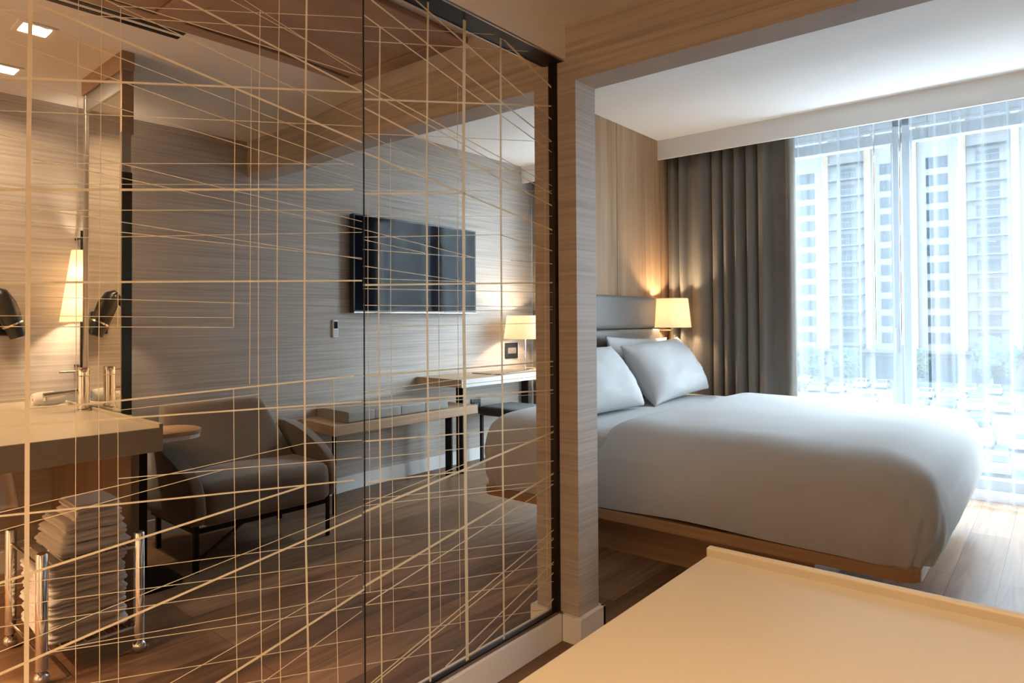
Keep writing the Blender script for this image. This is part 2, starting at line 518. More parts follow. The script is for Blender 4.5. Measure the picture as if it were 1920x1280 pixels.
# ================================================================== SETTING
struct('floor', bx(XH-0.1, W+0.1, -1.8, YW+0.12, -0.05, 0), M['floor'])
struct('ceiling', bx(-0.3, W+0.1, -1.8, YP0, Z1, Z1+0.06), M['ceiling_paint'])
struct('ceiling_bedroom', bx(XH-0.1, W+0.1, YP1, YW+0.12, Z2, Z2+0.06), M['ceiling_paint'])
struct('wall_right', bx(W, W+0.1, -1.8, YW+0.12, 0, Z2+0.06), M['wallpaper'])
struct('wall_back', bx(-0.3, W, -1.8, -1.7, 0, Z1), M['white_paint'])
bm = B(); box(bm, XH, 0.097, YP0, YP1, 0, Z2); box(bm, 0.097, W, YP0, YP1, 2.10, Z2)
struct('wall_middle', bm, M['wallpaper'])
struct('wall_left', bx(XH-0.1, XH, YP1, YW+0.12, 0, Z2), M['oak_wall'])
bm = B()
for yy in (2.93, 3.62, 4.31, 5.0):
    box(bm, XH-0.002, XH+0.0015, yy-0.002, yy+0.002, 1.37, Z2)
struct('trim_7', bm, M['brown_panel'])
# closing wall behind the glass, curb below and soffit above it
struct('wall_behind_glass', bx(-0.3, -0.08, -1.8, YP0, 0, Z1), M['dark_glass'])
bm = B(); box(bm, -0.08, 0.022, -1.7, YP0, 0, 0.101)
struct('trim_1', bm, M['brown_panel'])
struct('baseboard_left', bx(0.022, 0.034, -1.7, 2.07, 0, 0.101, bev=0.002), M['white_paint'])
struct('trim_2', bx(-0.08, 0.053, -1.7, YP0, 2.184, Z1), M['white_paint'])
struct('trim_soffit_shade', bx(-0.02, 0.045, -1.7, YP0, 2.181, 2.184), M['dark_metal'])  # dark strip standing in for the shade under the soffit
struct('trim_10', bx(0.0455, 0.0525, -1.7, YP0-0.01, 2.178, 2.1838), M['steel'])
bm = B()
box(bm, 0.034, 0.117, 2.07, YP0, 0, 0.10, bev=0.003)
box(bm, 0.097, 0.117, YP0, 2.245, 0, 0.10, bev=0.003)
box(bm, -1.0, 0.117, YP1, 2.245, 0, 0.10, bev=0.003)
struct('baseboard_post', bm, M['white_paint'])
struct('baseboard_right', bx(W-0.013, W, -1.7, YW, 0, 0.105, bev=0.002), M['white_paint'])
struct('baseboard_headboard', bx(XH, XH+0.013, 2.245, YW, 0, 0.105, bev=0.002), M['white_paint'])
struct('trim_3', bx(XH, W, YV, YV+0.022, 2.494, Z2), M['white_paint'])
# wooden ceiling board with two framed panels
bm = B()
box(bm, 0.3702, 0.9798, 1.86, 1.93, 2.292, Z1, bev=0.003); box(bm, 0.3702, 0.9798, 1.00, 1.10, 2.292, Z1, bev=0.003)
box(bm, 0.30, 0.37, -1.2, 1.93, 2.292, Z1, bev=0.003); box(bm, 0.98, 1.05, -1.2, 1.93, 2.292, Z1, bev=0.003)
box(bm, 0.3702, 0.9798, -0.9, -0.8, 2.292, Z1, bev=0.003)
board = struct('trim_4', bm, M['ceiling_wood'])
bm = B(); box(bm, 0.375, 0.975, 1.105, 1.855, 2.300, Z1, bev=0.002); box(bm, 0.375, 0.975, -0.795, 0.995, 2.300, Z1, bev=0.002)
struct('trim_5', bm, M['ceiling_wood'])
bm = B()
for x0 in (1.112, 1.164):
    box(bm, x0, x0+0.026, -1.0, 1.16, Z1-0.002, Z1+0.01)
v = obj('linear_ceiling_vent', bm, M['dark_metal'])
tag(v, 'long double slot air vent in the white entry ceiling beside the wood board', 'vent')
# channel at the end of the glass
struct('trim_6', bx(-0.02, 0.014, 2.070, YP0, 0.101, 2.184), M['dark_metal'])

# ---- windows
def window(name, x0, x1):
    bm = B(); w = 0.05; z0, z1 = 0.07, 2.60
    box(bm, x0, x0+w, YW-0.03, YW+0.06, z0, z1, bev=0.004); box(bm, x1-w, x1, YW-0.03, YW+0.06, z0, z1, bev=0.004)
    box(bm, x0, x1, YW-0.025, YW+0.06, 2.44, 2.52, bev=0.004); box(bm, x0, x1, YW-0.03, YW+0.06, z1-0.05, z1, bev=0.004)
    box(bm, x0, x1, YW-0.03, YW+0.06, z0, z0+0.07, bev=0.004)
    box(bm, x0+w, x0+w+0.012, YW-0.01, YW+0.03, z0, 2.44); box(bm, x1-w-0.012, x1-w, YW-0.01, YW+0.03, z0, 2.44)
    f = struct(name, bm, M['frame_alu'])
    p = obj('pane', bx(x0+w, x1-w, YW+0.015, YW+0.021, z0+0.07, 2.44), M['window_glass'], f)
    h = B(); box(h, x1-w+0.012, x1-w+0.03, YW-0.06, YW-0.03, 0.95, 1.13, bev=0.006)
    obj('handle', h, M['steel'], f)
window('window_1', XH, 0.622)
window('window_2', 0.632, W)
bm = B(); box(bm, XH, W, YW-0.04, YW+0.12, 0, 0.07); box(bm, XH, W, YW-0.04, YW+0.12, 2.60, Z2)
struct('wall_window', bm, M['white_paint'])

# ================================================================== GLASS PANELS WITH ETCHED LINES
def bow(y):
    """the left pane is slightly bowed: its surface drifts back by a few millimetres"""
    if y >= 1.18: return 0.0
    n = 24; s = 0.0; h = (1.18-y)/n
    for i in range(n):
        yy = y + (i+0.5)*h
        t = min(1, max(0, (1.157-yy)/(1.157-0.975)))
        s += math.tan(R(1))*t*t*(3-2*t)*h
    return -s

def etch_mesh(lines, left):
    bm = B()
    for k, (wmm, pts) in enumerate(lines):
        w = (wmm*0.52 if wmm < 4.2 else wmm*0.78)/2000; lift = 0.0003 + 0.000008*(k % 17)
        P = []
        for (a, b) in zip(pts, pts[1:]):
            n = max(1, int(math.hypot(b[0]-a[0], b[1]-a[1])/0.04)) if left else 1
            for i in range(n): P.append((a[0]+(b[0]-a[0])*i/n, a[1]+(b[1]-a[1])*i/n))
        P.append(pts[-1])
        prev = None
        for i, p in enumerate(P):
            a = P[max(0, i-1)]; b = P[min(len(P)-1, i+1)]
            d = Vector((b[0]-a[0], b[1]-a[1])).normalized(); nrm = Vector((-d.y, d.x))*w
            x = bow(p[0]) if left else 0.0
            ring = [bm.verts.new((x+lift, p[0]+nrm.x, p[1]+nrm.y)), bm.verts.new((x+lift, p[0]-nrm.x, p[1]-nrm.y)),
                    bm.verts.new((x-0.001, p[0]-nrm.x, p[1]-nrm.y)), bm.verts.new((x-0.001, p[0]+nrm.x, p[1]+nrm.y))]
            if prev:
                for j in range(4): bm.faces.new((prev[j], prev[(j+1) % 4], ring[(j+1) % 4], ring[j]))
            else: bm.faces.new(ring)
            prev = ring
        bm.faces.new(prev[::-1])
    return bm

gl = thing('glass_partition_panel', 'large mirrored glass panel with etched gold lines, left of the dark vertical seam', 'glass panel', (0, 0.2, 0.101), 'mirrored glass panels with etched lines')
bm = B()
def fn(a, b):
    y = -1.0 + 2.178*a; z = 0.103 + 2.08*b
    return (bow(y), y, z)
grid_surface(bm, fn, 160, 8)
obj('glass', bm, M['mirror'], gl, smooth=True, sharp=0)
obj('backing', bx(-0.075, -0.045, -1.0, 1.178, 0.103, 2.184), M['dark_glass'], gl)
obj('etched_line_pattern', etch_mesh(ETCH_LEFT, True), M['etch'], gl)
gr = thing('glass_partition_panel', 'mirrored glass panel with etched gold lines between the dark seam and the post', 'glass panel', (0, 1.6, 0.101), 'mirrored glass panels with etched lines')
obj('glass', bx(-0.010, 0, 1.182, 2.070, 0.103, 2.184), M['mirror'], gr)
obj('backing', bx(-0.05, -0.012, 1.182, 2.070, 0.103, 2.184), M['dark_glass'], gr)
obj('etched_line_pattern', etch_mesh(ETCH_RIGHT, False), M['etch'], gr)
obj('edge_seal', bx(-0.012, 0.0015, 1.1785, 1.1815, 0.103, 2.184), M['black_plastic'], gr)
bm = B(); box(bm, -0.012, 0.008, -1.0, 2.07, 0.101, 0.106)
struct('trim_8', bm, M['dark_metal'])

# ================================================================== BED
def soft_block(x0, x1, y0, y1, z0, z1, r, cuts=16, disp=None, dens=None):
    bm = B()
    bmesh.ops.create_cube(bm, size=2)
    bmesh.ops.subdivide_edges(bm, edges=bm.edges[:], cuts=cuts, use_grid_fill=True)
    c = Vector(((x0+x1)/2, (y0+y1)/2, (z0+z1)/2)); h = Vector(((x1-x0)/2, (y1-y0)/2, (z1-z0)/2))
    rr = min(r, h.x, h.y, h.z)
    inner = h - Vector((rr, rr, rr))
    for v in bm.verts:
        # denser near the edges so that the rounding gets faces
        q = Vector([math.copysign(1-(1-abs(t))**1.0, t) for t in v.co])
        q = Vector((q.x*h.x, q.y*h.y, q.z*h.z))
        e = Vector([max(-inner[i], min(inner[i], q[i])) for i in range(3)])
        d = q - e
        if d.length > 1e-9:
            d.normalize(); q = e + d*rr
        p = c + q
        if disp:
            p = p + disp(p, d)
        v.co = p
    return bm

bed = thing('bed', 'wide platform bed with oak slab frame under white bedding against a grey headboard', 'bed', (0.05, 3.84, 0))
def rounded(x0, x1, y0, y1, r, n=6, corners=(1, 1, 1, 1)):
    out = []
    for k, (cx, cy) in enumerate(((x1, y1), (x0, y1), (x0, y0), (x1, y0))):
        if not corners[k]: out.append((cx, cy)); continue
        sx = -1 if cx == x1 else 1; sy = -1 if cy == y1 else 1
        c = (cx+sx*r, cy+sy*r)
        for i in range(n+1):
            a = math.pi/2*k + math.pi/2*i/n
            out.append((c[0]+r*math.cos(a), c[1]+r*math.sin(a)))
    return out
bm = B(); prism(bm, rounded(XH+0.02, 1.078, 2.86, 4.80, 0.06), 0.216, 0.266, 'z', bev=0.003)
obj('frame', bm, M['bed_oak'], bed)
bm = B(); box(bm, -0.95, 0.66, 3.056, 4.62, 0, 0.216)
obj('plinth', bm, M['bed_oak'], bed)
obj('mattress', soft_block(-0.96, 1.05, 2.87, 4.80, 0.268, 0.63, 0.07, cuts=14), M['white_linen'], bed, smooth=True)
hb = obj('headboard', bx(XH, XH+0.03, 2.86, 4.83, 0.2, 1.372), M['leather'], bed)
for i, (a, b) in enumerate(((1.132, 1.372), (0.890, 1.130), (0.648, 0.888), (0.406, 0.646))):
    bm = soft_block(XH+0.02, XH+0.078, 2.855, 4.835, a, b, 0.02, cuts=12)
    obj('headboard_cushion', bm, M['leather'], hb, smooth=True)

def duvet_disp(p, d):
    o = Vector((0, 0, 0))
    n1 = fbm(p.x*2.3+3, p.y*2.1, p.z*2.0, 3)
    t = (p.y-3.85)/1.0
    if d.z > 0:
        o.z += d.z*(0.007*n1 + 0.009*fbm(p.x*1.1+9, p.y*1.3+4, 0.4, 2) + 0.008*(1-t*t))
    s = max(0, min(1, (0.50-p.z)/0.23))
    if abs(d.y) > 0.01:
        o.y += 0.005*n1*abs(d.y)
    o.z += 0.010*s*math.sin(p.x*3.3+1.0) + 0.003*s*math.sin(p.x*9)
    if d.x > 0.01:
        o.x += d.x*(0.010*math.sin(s*3.1)*(0.5+0.5*math.sin(p.y*4.0)) + 0.006*n1)
    # gathered corner at the foot
    for cy, sy in ((2.94, -1), (4.76, 1)):
        dx, dy = p.x-1.03, (p.y-cy)*sy
        zt = min(1, max(0, (0.62-p.z)/0.22)); zt = zt*zt*(3-2*zt)
        g = math.exp(-((math.hypot(dx, dy)-0.08)/0.16)**2)*zt
        a = math.atan2(dy, dx)
        f = math.sin(a*6 + p.z*18)*0.008 + math.sin(a*12+1-p.z*24)*0.004 + fbm(p.x*11, p.y*11, p.z*9, 2)*0.008
        o += Vector((0.7, sy*0.7, 0))*f*g
    return o
def duvet():
    bm = B()
    x0, x1, y0, y1, z0, z1, r = -0.30, 1.130, 2.838, 4.862, 0.272, 0.680, 0.115
    bmesh.ops.create_cube(bm, size=2)
    bmesh.ops.subdivide_edges(bm, edges=bm.edges[:], cuts=80, use_grid_fill=True)
    h = Vector(((x1-x0)/2, (y1-y0)/2, (z1-z0)/2)); c = Vector(((x0+x1)/2, (y0+y1)/2, (z0+z1)/2))
    rp = 0.20
    for v in bm.verts:
        q = []
        for i in range(3):
            t = v.co[i]; a = abs(t)
            q.append(math.copysign((a*0.5+0.5*math.sin(a*math.pi/2))*h[i], t))
        q = Vector(q)
        # rounded plan corners at the foot end
        rx_ = rp if q.x > 0 else 0.03
        ex = max(-(h.x-rx_), min(h.x-rx_, q.x)); ey = max(-(h.y-rp), min(h.y-rp, q.y)) if q.x > 0 else q.y
        dx, dy = q.x-ex, q.y-ey
        m_ = max(abs(dx)/rx_, abs(dy)/rp) if q.x > 0 else 0
        if m_ > 1e-9 and q.x > 0:
            L = math.hypot(dx/rx_, dy/rp); k = m_/L
            q.x = ex+dx*k; q.y = ey+dy*k
        # distance to the outline, then soft vertical profile
        ax = q.x-(h.x-rp) if q.x > 0 else -1.0
        ay = abs(q.y)-(h.y-rp)
        sdf = math.hypot(max(ax, 0), max(ay, 0)) + min(max(ax, ay), 0) - rp
        rim = 1-min(1, max(0, -sdf)/0.26)
        p = c+q
        zt = (q.z+h.z)/(2*h.z)
        d = Vector((0, 0, 1.0 if q.z > h.z*0.98 else 0))
        nrm = Vector((1 if q.x > h.x*0.8 else 0, math.copysign(1, q.y) if abs(q.y) > h.y*0.9 else 0, 0))
        if q.z > h.z*0.98:
            p.z = z1 - 0.150*(1-math.sqrt(max(0, 1-rim**2.3)))
            k = min(1, max(0, (p.x-x0)/0.10)); p.z -= 0.030*(1-k)**2
            d = Vector((0, 0, 1-rim**3))
        else:
            # side: starts under the rim, bulges, tucks in at the hem
            zz = z1-0.150-0.030*(1-min(1, max(0, (p.x-x0)/0.10)))**2
            p.z = z0 + (zz-z0)*zt
            bulge = 0.014*math.sin(math.pi*zt) - 0.020*(1-zt)**1.5
            out = Vector((max(0, (q.x-(h.x-rp)))/rp if q.x > 0 else 0, math.copysign(max(0, abs(q.y)-(h.y-rp))/rp, q.y), 0))
            if out.length > 1e-6: out.normalize()
            p += out*bulge
            d = out*min(1, (1-zt)*5)
        p = p + duvet_disp(p, d)
        v.co = p
    for _ in range(4):
        bmesh.ops.smooth_vert(bm, verts=[v for v in bm.verts if v.co.z > 0.29], factor=0.5, use_axis_x=True, use_axis_y=True, use_axis_z=True)
    return bm
du = obj('duvet', duvet(), M['white_linen'], smooth=True, sharp=0)
tag(du, 'smooth white duvet covering the bed and hanging over its oak frame', 'duvet')
# turned-down sheet band beneath the pillows
bm = soft_block(-0.955, -0.25, 2.856, 4.835, 0.285, 0.642, 0.06, cuts=22, disp=lambda p, d: Vector((0, -0.006*fbm(p.x*9, 2, p.z*3) if d.y < -0.5 else 0, 0.004*fbm(p.x*5, p.y*2, 1))))
sh = obj('top_sheet', bm, M['white_linen'], smooth=True)
tag(sh, 'white top sheet turned down over the mattress in front of the pillows', 'sheet')

def pillow(label, base, top, cy, w, t, seed, roll=0.0, rot=0.0):
    """pillow leaning from the base line (x, z) to the top line (x, z)"""
    b = Vector((base[0], 0, base[1])); tp = Vector((top[0], 0, top[1]))
    upv = tp-b; h = upv.length; upv.normalize(); side = Vector((0, 1, 0)); nrm = side.cross(upv)
    if nrm.x < 0: nrm = -nrm
    c = (b+tp)/2 + Vector((0, cy, 0))
    side, upv = side*math.cos(R(rot))+upv*math.sin(R(rot)), upv*math.cos(R(rot))-side*math.sin(R(rot))
    bm = B(); n = 30
    for s in (1, -1):
        V = []
        for i in range(n+1):
            row = []
            for j in range(n+1):
                a = -1+2*i/n; e = -1+2*j/n
                a2 = math.sin(a*math.pi/2)*0.35+a*0.65; e2 = math.sin(e*math.pi/2)*0.35+e*0.65
                pin_a = 1-0.07*(1-a2*a2)**1.0*0 - 0.06*(1-e2*e2)*0
                # edges bow inwards between the four corner tips
                xa = a2*(w/2)*(1-0.05*(1-abs(e2)**2.5)*abs(a2)**3)
                xe = e2*(h/2)*(1-0.07*(1-abs(a2)**2.5)*abs(e2)**3)
                th = t/2*max(0, (1-abs(a2)**2.6))**0.55*max(0, (1-abs(e2)**2.6))**0.55
                th *= 1 + 0.16*fbm(a*1.3+seed, e*1.3, seed, 2)
                th += 0.009*fbm(a*4+seed, e*4, seed+2, 2)*(1-abs(a2)**6)*(1-abs(e2)**6)
                # slump: fuller low down
                th *= 1.0 - 0.18*e2
                row.append(bm.verts.new(c + side*(xa + roll*xe) + upv*xe + nrm*(s*th)))
            V.append(row)
        for i in range(n):
            for j in range(n):
                bm.faces.new((V[i][j], V[i+1][j], V[i+1][j+1], V[i][j+1]))
    bmesh.ops.remove_doubles(bm, verts=bm.verts, dist=0.0006)
    o = obj('pillow', bm, M['white_linen'], smooth=True, sharp=0)
    return tag(o, label, 'pillow', 'white pillows leaning on the headboard')
pillow('white pillow behind, at the lamp end, its corner tip standing above the front one', (-0.83, 0.67), (-0.90, 1.075), 4.36, 0.90, 0.11, 1.0, rot=-2.0)
pillow('plump white pillow in front, leaning nearest the wall lamp', (-0.53, 0.665), (-0.775, 1.045), 4.33, 0.91, 0.25, 3.0, roll=0.02, rot=3.0)
pillow('white pillow lying behind at the bed side away from the lamp', (-0.83, 0.67), (-0.90, 1.055), 3.34, 0.90, 0.11, 5.0)
pillow('white pillow in front, partly hidden behind the post beside the opening', (-0.53, 0.665), (-0.775, 1.03), 3.33, 0.90, 0.25, 7.0)

# ================================================================== WALL LAMP BESIDE THE BED
def shade_mesh(cx, cy, z0, z1, r0, r1, t=0.002):
    bm = B()
    lathe(bm, [(r0, z0), (r1, z1), (r1-t, z1), (r0-t, z0), (r0, z0)], cx, cy, 48)
    bmesh.ops.remove_doubles(bm, verts=bm.verts, dist=1e-6)
    return bm
LX, LY = -0.872, 4.86
wl = thing('wall_lamp', 'lit bedside wall lamp with a white tapered shade beside the grey headboard', 'wall lamp', (XH, LY, 1.05))
s = obj('lamp_shade', shade_mesh(LX, LY, 1.137, 1.362, 0.148, 0.124), M['shade'], wl, smooth=True)
bm = B(); tube(bm, [(XH, LY, 1.05), (XH+0.03, LY, 1.05)], 0.05, 24)
box(bm, XH+0.005, XH+0.03, LY-0.03, LY+0.03, 0.98, 1.12, bev=0.008)
obj('wall_plate', bm, M['brass'], wl, smooth=True)
bm = B(); tube(bm, [(XH+0.03, LY, 1.112), (LX, LY, 1.112)], 0.008, 12)
obj('arm', bm, M['brass'], wl, smooth=True)
bm = B(); tube(bm, [(LX, LY, 0.98), (LX, LY, 1.20)], 0.009, 12); tube(bm, [(LX, LY, 0.965), (LX, LY, 0.98)], 0.014, 12)
obj('stem', bm, M['brass'], wl, smooth=True)
bm = B(); bmesh.ops.create_uvsphere(bm, u_segments=16, v_segments=10, radius=0.022, matrix=Matrix.Translation((LX, LY, 1.235)))
obj('bulb', bm, M['bulb'], wl, smooth=True)
lamp_light('wall_lamp_light', 'POINT', (LX, LY, 1.25), P_SCONCE, LAMP, 0.03, parent=wl)

# ================================================================== CURTAINS
def curtain(x0, x1, yc, z0, z1, amp, wl_, seed, nz=14, nx=None, wander=0.5, flare=0.0):
    bm = B(); nx = nx or int((x1-x0)/0.008)
    rnd = random.Random(seed); ph = []; p = 0
    for i in range(nx+1):
        p += 2*math.pi*(1/nx)*(x1-x0)/wl_*(1+wander*noise.noise(Vector((i*0.04, seed, 0))))
        ph.append(p)
    def fn(a, b):
        i = int(round(a*nx)); x = x0 + (x1-x0)*a
        A = amp*(0.8+0.4*noise.noise(Vector((a*9, seed, b*0.6))))
        q = ph[i] + 0.7*b*noise.noise(Vector((a*5, seed+3, b*0.8)))
        y = yc + A*math.sin(q) + 0.25*A*math.sin(2.3*q+seed) + flare*(1-b)**6*math.sin(q*0.5)
        xx = x + 0.35*A*math.cos(q)*0.6
        return (xx, y, z0 + (z1-z0)*b)
    grid_surface(bm, fn, nx+1, nz)
    return bm
dr = obj('drape', curtain(-1.046, -0.015, 5.10, 0.008, 2.60, 0.050, 0.105, 4, wander=1.7), M['drape'], smooth=True, sharp=0, solid=0.003)
tag(dr, 'heavy grey brown floor length drape gathered in folds at the window corner', 'curtain')
dr = obj('drape', curtain(1.98, 2.43, 5.10, 0.008, 2.60, 0.042, 0.088, 9, wander=1.1), M['drape'], smooth=True, sharp=0, solid=0.003)
tag(dr, 'grey brown drape gathered against the television wall behind the table lamp', 'curtain')
for (a, b, sd, lab) in ((-0.05, 0.80, 11, 'thin white sheer curtain hanging beside the grey drape'), (0.812, W-0.02, 23, 'wide white sheer curtain panel hanging over the larger window half')):
    o = obj('sheer_curtain', curtain(a, b, 5.215, 0.008, 2.60, 0.024, 0.125, sd, wander=1.4, nx=int((b-a)/0.01), flare=0.012), M['sheer'], smooth=True, sharp=0)
    tag(o, lab, 'sheer curtain', 'white sheer curtains')
tr = obj('curtain_track', bx(XH+0.02, W-0.02, 5.07, 5.24, 2.60, 2.62, bev=0.003), M['white_paint'])
tag(tr, 'white double curtain track behind the ceiling pelmet', 'curtain track')
bm = B(); tube(bm, [(0.50, 5.165, 1.02), (0.50, 5.165, 2.603)], 0.005, 8)
wd = obj('curtain_wand', bm, M['chrome'], smooth=True)
tag(wd, 'thin clear curtain wand hanging left of the window mullion', 'curtain wand', 'curtain wands by the mullion')
wd = wd.copy(); COL.objects.link(wd); wd.location.x = 0.155
wd['label'] = 'thin clear curtain wand hanging in front of the window mullion'

# ================================================================== VANITY SIDE (seen directly and in the mirrored glass)
ZC = 0.818
van = thing('vanity_counter', 'cream solid vanity counter with a raised lip along its far edge', 'counter', (1.75, 0.72, 0.735))
obj('countertop', bx(1.048, W, 0.33, 1.055, 0.730, ZC, bev=0.003), M['counter'], van)
bm = B(); box(bm, 1.048, W, 1.040, 1.055, ZC-0.004, 0.832, bev=0.003, seg=3)
obj('lip', bm, M['counter'], van)
obj('upstand', bx(W-0.014, W-0.001, 0.33, 1.038, ZC-0.004, 0.832, bev=0.003), M['counter'], van)
bm = B(); tube(bm, [(1.30, 0.36, 0.700), (1.30, 0.72, 0.700)], 0.006, 10); tube(bm, [(1.30, 0.37, 0.700), (1.30, 0.37, 0.732)], 0.006, 10); tube(bm, [(1.30, 0.71, 0.700), (1.30, 0.71, 0.732)], 0.006, 10)
obj('towel_rail', bm, M['chrome'], van, smooth=True)

mp = thing('mirror_divider', 'tall framed vanity mirror standing on the counter end up to the ceiling', 'mirror', (1.75, 1.077, 0))
obj('lower_panel', bx(1.37, W-0.014, 1.058, 1.088, 0, 0.80), M['brown_panel'], mp)
bm = B()
MX = 1.965
box(bm, 1.490, 1.500, 1.062, 1.096, 0.822, 2.24); box(bm, MX-0.03, MX, 1.058, 1.096, 0.822, 2.24, bev=0.003); box(bm, 1.490, MX, 1.060, 1.096, 2.16, 2.24, bev=0.003)
box(bm, 1.490, MX, 1.060, 1.096, 0.820, 0.832)
obj('frame', bm, M['steel'], mp)
obj('mirror_glass', bx(1.500, MX-0.03, 1.066, 1.072, 0.832, 2.16), M['tall_mirror'], mp)
obj('backing', bx(1.500, MX-0.03, 1.073, 1.094, 0.832, 2.16), M['dark_metal'], mp)
obj('side_strip', bx(1.480, 1.489, 1.060, 1.098, 0.820, 1.82), M['dark_glass'], mp)
obj('header', bx(1.465, MX+0.005, 1.052, 1.102, 2.24, Z1, bev=0.002), M['ceiling_wood'], mp)
obj('side_cover', bx(1.476, 1.489, 1.056, 1.102, 1.98, 2.24, bev=0.002), M['ceiling_wood'], mp)

fc = thing('faucet', 'chrome basin faucet with a long spout in front of the tall mirror', 'faucet', (1.80, 1.015, ZC))
bm = B(); lathe(bm, [(0.0, ZC+0.0003), (0.034, ZC+0.0003), (0.034, ZC+0.006), (0.024, ZC+0.010), (0.0235, ZC+0.150), (0.0, ZC+0.150)], 1.80, 1.015, 32)
obj('body', bm, M['chrome'], fc, smooth=True)
bm = B(); lathe(bm, [(0.0, ZC+0.153), (0.024, ZC+0.153), (0.024, ZC+0.186), (0.022, ZC+0.189), (0.0, ZC+0.189)], 1.80, 1.015, 32)
tube(bm, [(1.80, 1.0, ZC+0.170), (1.80, 0.925, ZC+0.172)], 0.005, 10)
obj('handle', bm, M['chrome'], fc, smooth=True)
bm = B(); tube(bm, [(1.80, 1.0, ZC+0.088), (1.80, 0.868, ZC+0.078)], 0.011, 16); tube(bm, [(1.80, 0.877, ZC+0.078), (1.80, 0.877, ZC+0.056)], 0.010, 14)
obj('spout', bm, M['chrome'], fc, smooth=True)

def towel_roll(name, label, cx, cy, z, L, r):
    bm = B(); n = 26
    def fn(a, b):
        t = b*2*math.pi*2.6; rad = r*(0.18+0.82*b**0.6)
        y = cy - L/2 + L*a
        w = (1+0.10*fbm(a*5, b*3, 3))*(0.80+0.20*(1-abs(2*a-1)**3))
        return (cx + math.cos(t)*rad*w, y, z + r*1.02 + math.sin(t)*rad*w)
    grid_surface(bm, fn, 12, 90)
    o = obj(name, bm, M['towel'], smooth=True, sharp=0, solid=0.006)
    return tag(o, label, 'towel')
towel_roll('rolled_washcloth', 'small rolled white washcloth lying on the counter by the faucet', 2.06, 0.95, ZC+0.004, 0.12, 0.033)

# hair dryer in its wall holder
hd = thing('hair_dryer', 'black hair dryer hanging nozzle down in a wall holder above the counter', 'hair dryer', (W, 0.86, 1.2))
bm = B(); tube(bm, [(2.36, 0.80, 1.345), (2.36, 0.825, 1.33), (2.36, 0.85, 1.285), (2.36, 0.875, 1.215), (2.36, 0.905, 1.135)], [0.030, 0.042, 0.047, 0.044, 0.036], 32)
obj('barrel', bm, M['black_plastic'], hd, smooth=True, sharp=70)
bm = B(); tube(bm, [(2.36, 0.88, 1.20), (2.36, 0.884, 1.192)], 0.048, 24); 
obj('ring', bm, M['chrome'], hd, smooth=True)
bm = B(); tube(bm, [(2.36, 0.80, 1.33), (2.36, 0.75, 1.27), (2.36, 0.735, 1.18)], [0.020, 0.018, 0.016], 16)
obj('handle', bm, M['black_plastic'], hd, smooth=True)
bm = B(); box(bm, 2.40, W, 0.83, 0.90, 1.14, 1.26, bev=0.006)
obj('holder', bm, M['black_plastic'], hd)

# hanging towel under the counter
bm = B()
def fn(a, b):
    y = 0.40 + 0.25*a + 0.04*(1-b)*(a-0.5); z = 0.565 + 0.14*b
    return (1.30 + 0.012*math.sin(a*22)*(1.2-b) - 0.012, y, z)
grid_surface(bm, fn, 60, 8)
ht = obj('hanging_towel', bm, M['towel'], smooth=True, sharp=0, solid=0.006)
tag(ht, 'white towel hanging from the rail under the counter', 'towel')

# ---- towel cart and towels
ct = thing('towel_cart', 'small chrome rack on ball casters under the counter, carrying white towels', 'cart', (1.31, 0.855, 0))
for (px_, py_) in ((1.12, 0.70), (1.12, 1.00), (1.52, 0.70), (1.52, 1.00)):
    bm = B(); lathe(bm, [(0, 0.052), (0.018, 0.052), (0.018, 0.432), (0.015, 0.436), (0, 0.436)], px_, py_, 24)
    p = obj('post', bm, M['chrome'], ct, smooth=True)
    bm = B(); bmesh.ops.create_uvsphere(bm, u_segments=20, v_segments=12, radius=0.024, matrix=Matrix.Translation((px_, py_, 0.024)))
    tube(bm, [(px_, py_, 0.03), (px_, py_, 0.056)], 0.007, 8)
    obj('caster', bm, M['chrome'], p, smooth=True)
for (z, nm) in ((0.095, 'lower_shelf'), (0.385, 'upper_shelf')):
    bm = B()
    for a, b in (((1.12, 0.70), (1.12, 1.00)), ((1.52, 0.70), (1.52, 1.00)), ((1.12, 0.70), (1.52, 0.70)), ((1.12, 1.00), (1.52, 1.00))):
        tube(bm, [(a[0], a[1], z), (b[0], b[1], z)], 0.006, 8)
    for k in range(1, 9):
        tube(bm, [(1.12, 0.70+0.3*k/9, z), (1.52, 0.70+0.3*k/9, z)], 0.003, 6)
    obj(nm, bm, M['chrome'], ct, smooth=True)
def folded_towel(x0, x1, y0, y1, z0, z1, seed):
    """soft folded slab: rounded fold on one side, layered edges on the other"""
    h = z1-z0
    def dp(p, d):
        n = fbm(p.x*7+seed, p.y*7, p.z*4+seed, 3)
        lay = abs(math.sin((p.z-z0)/h*math.pi*2.0+seed))
        o = Vector((0.007*n, 0.007*n, 0.0012*n))
        if abs(d.y) > 0.3 or abs(d.x) > 0.3:
            s = 0.012*lay**0.6
            o += Vector((d.x, d.y, 0))*(s-0.010)
        return o
    return soft_block(x0, x1, y0, y1, z0, z1, h*0.48, cuts=20, disp=dp)
ordn = ['lowest', 'second from the bottom', 'third from the bottom', 'fourth from the bottom', 'fifth from the bottom', 'sixth from the bottom', 'topmost']
for i in range(7):
    z = 0.101 + i*0.0395
    o = obj('bath_towel', folded_towel(1.150, 1.495, 0.724+0.004*math.sin(i*2.3), 0.974+0.004*math.cos(i*1.7), z+0.0005, z+0.0385, i*1.3), M['towel'], smooth=True, sharp=60)
    tag(o, 'folded white bath towel on the cart lower shelf, %s of its stack' % ordn[i], 'towel', 'bath towels stacked on the cart')
ordh = ['lowest', 'second from the bottom', 'third from the bottom', 'fourth from the bottom', 'topmost and smallest']
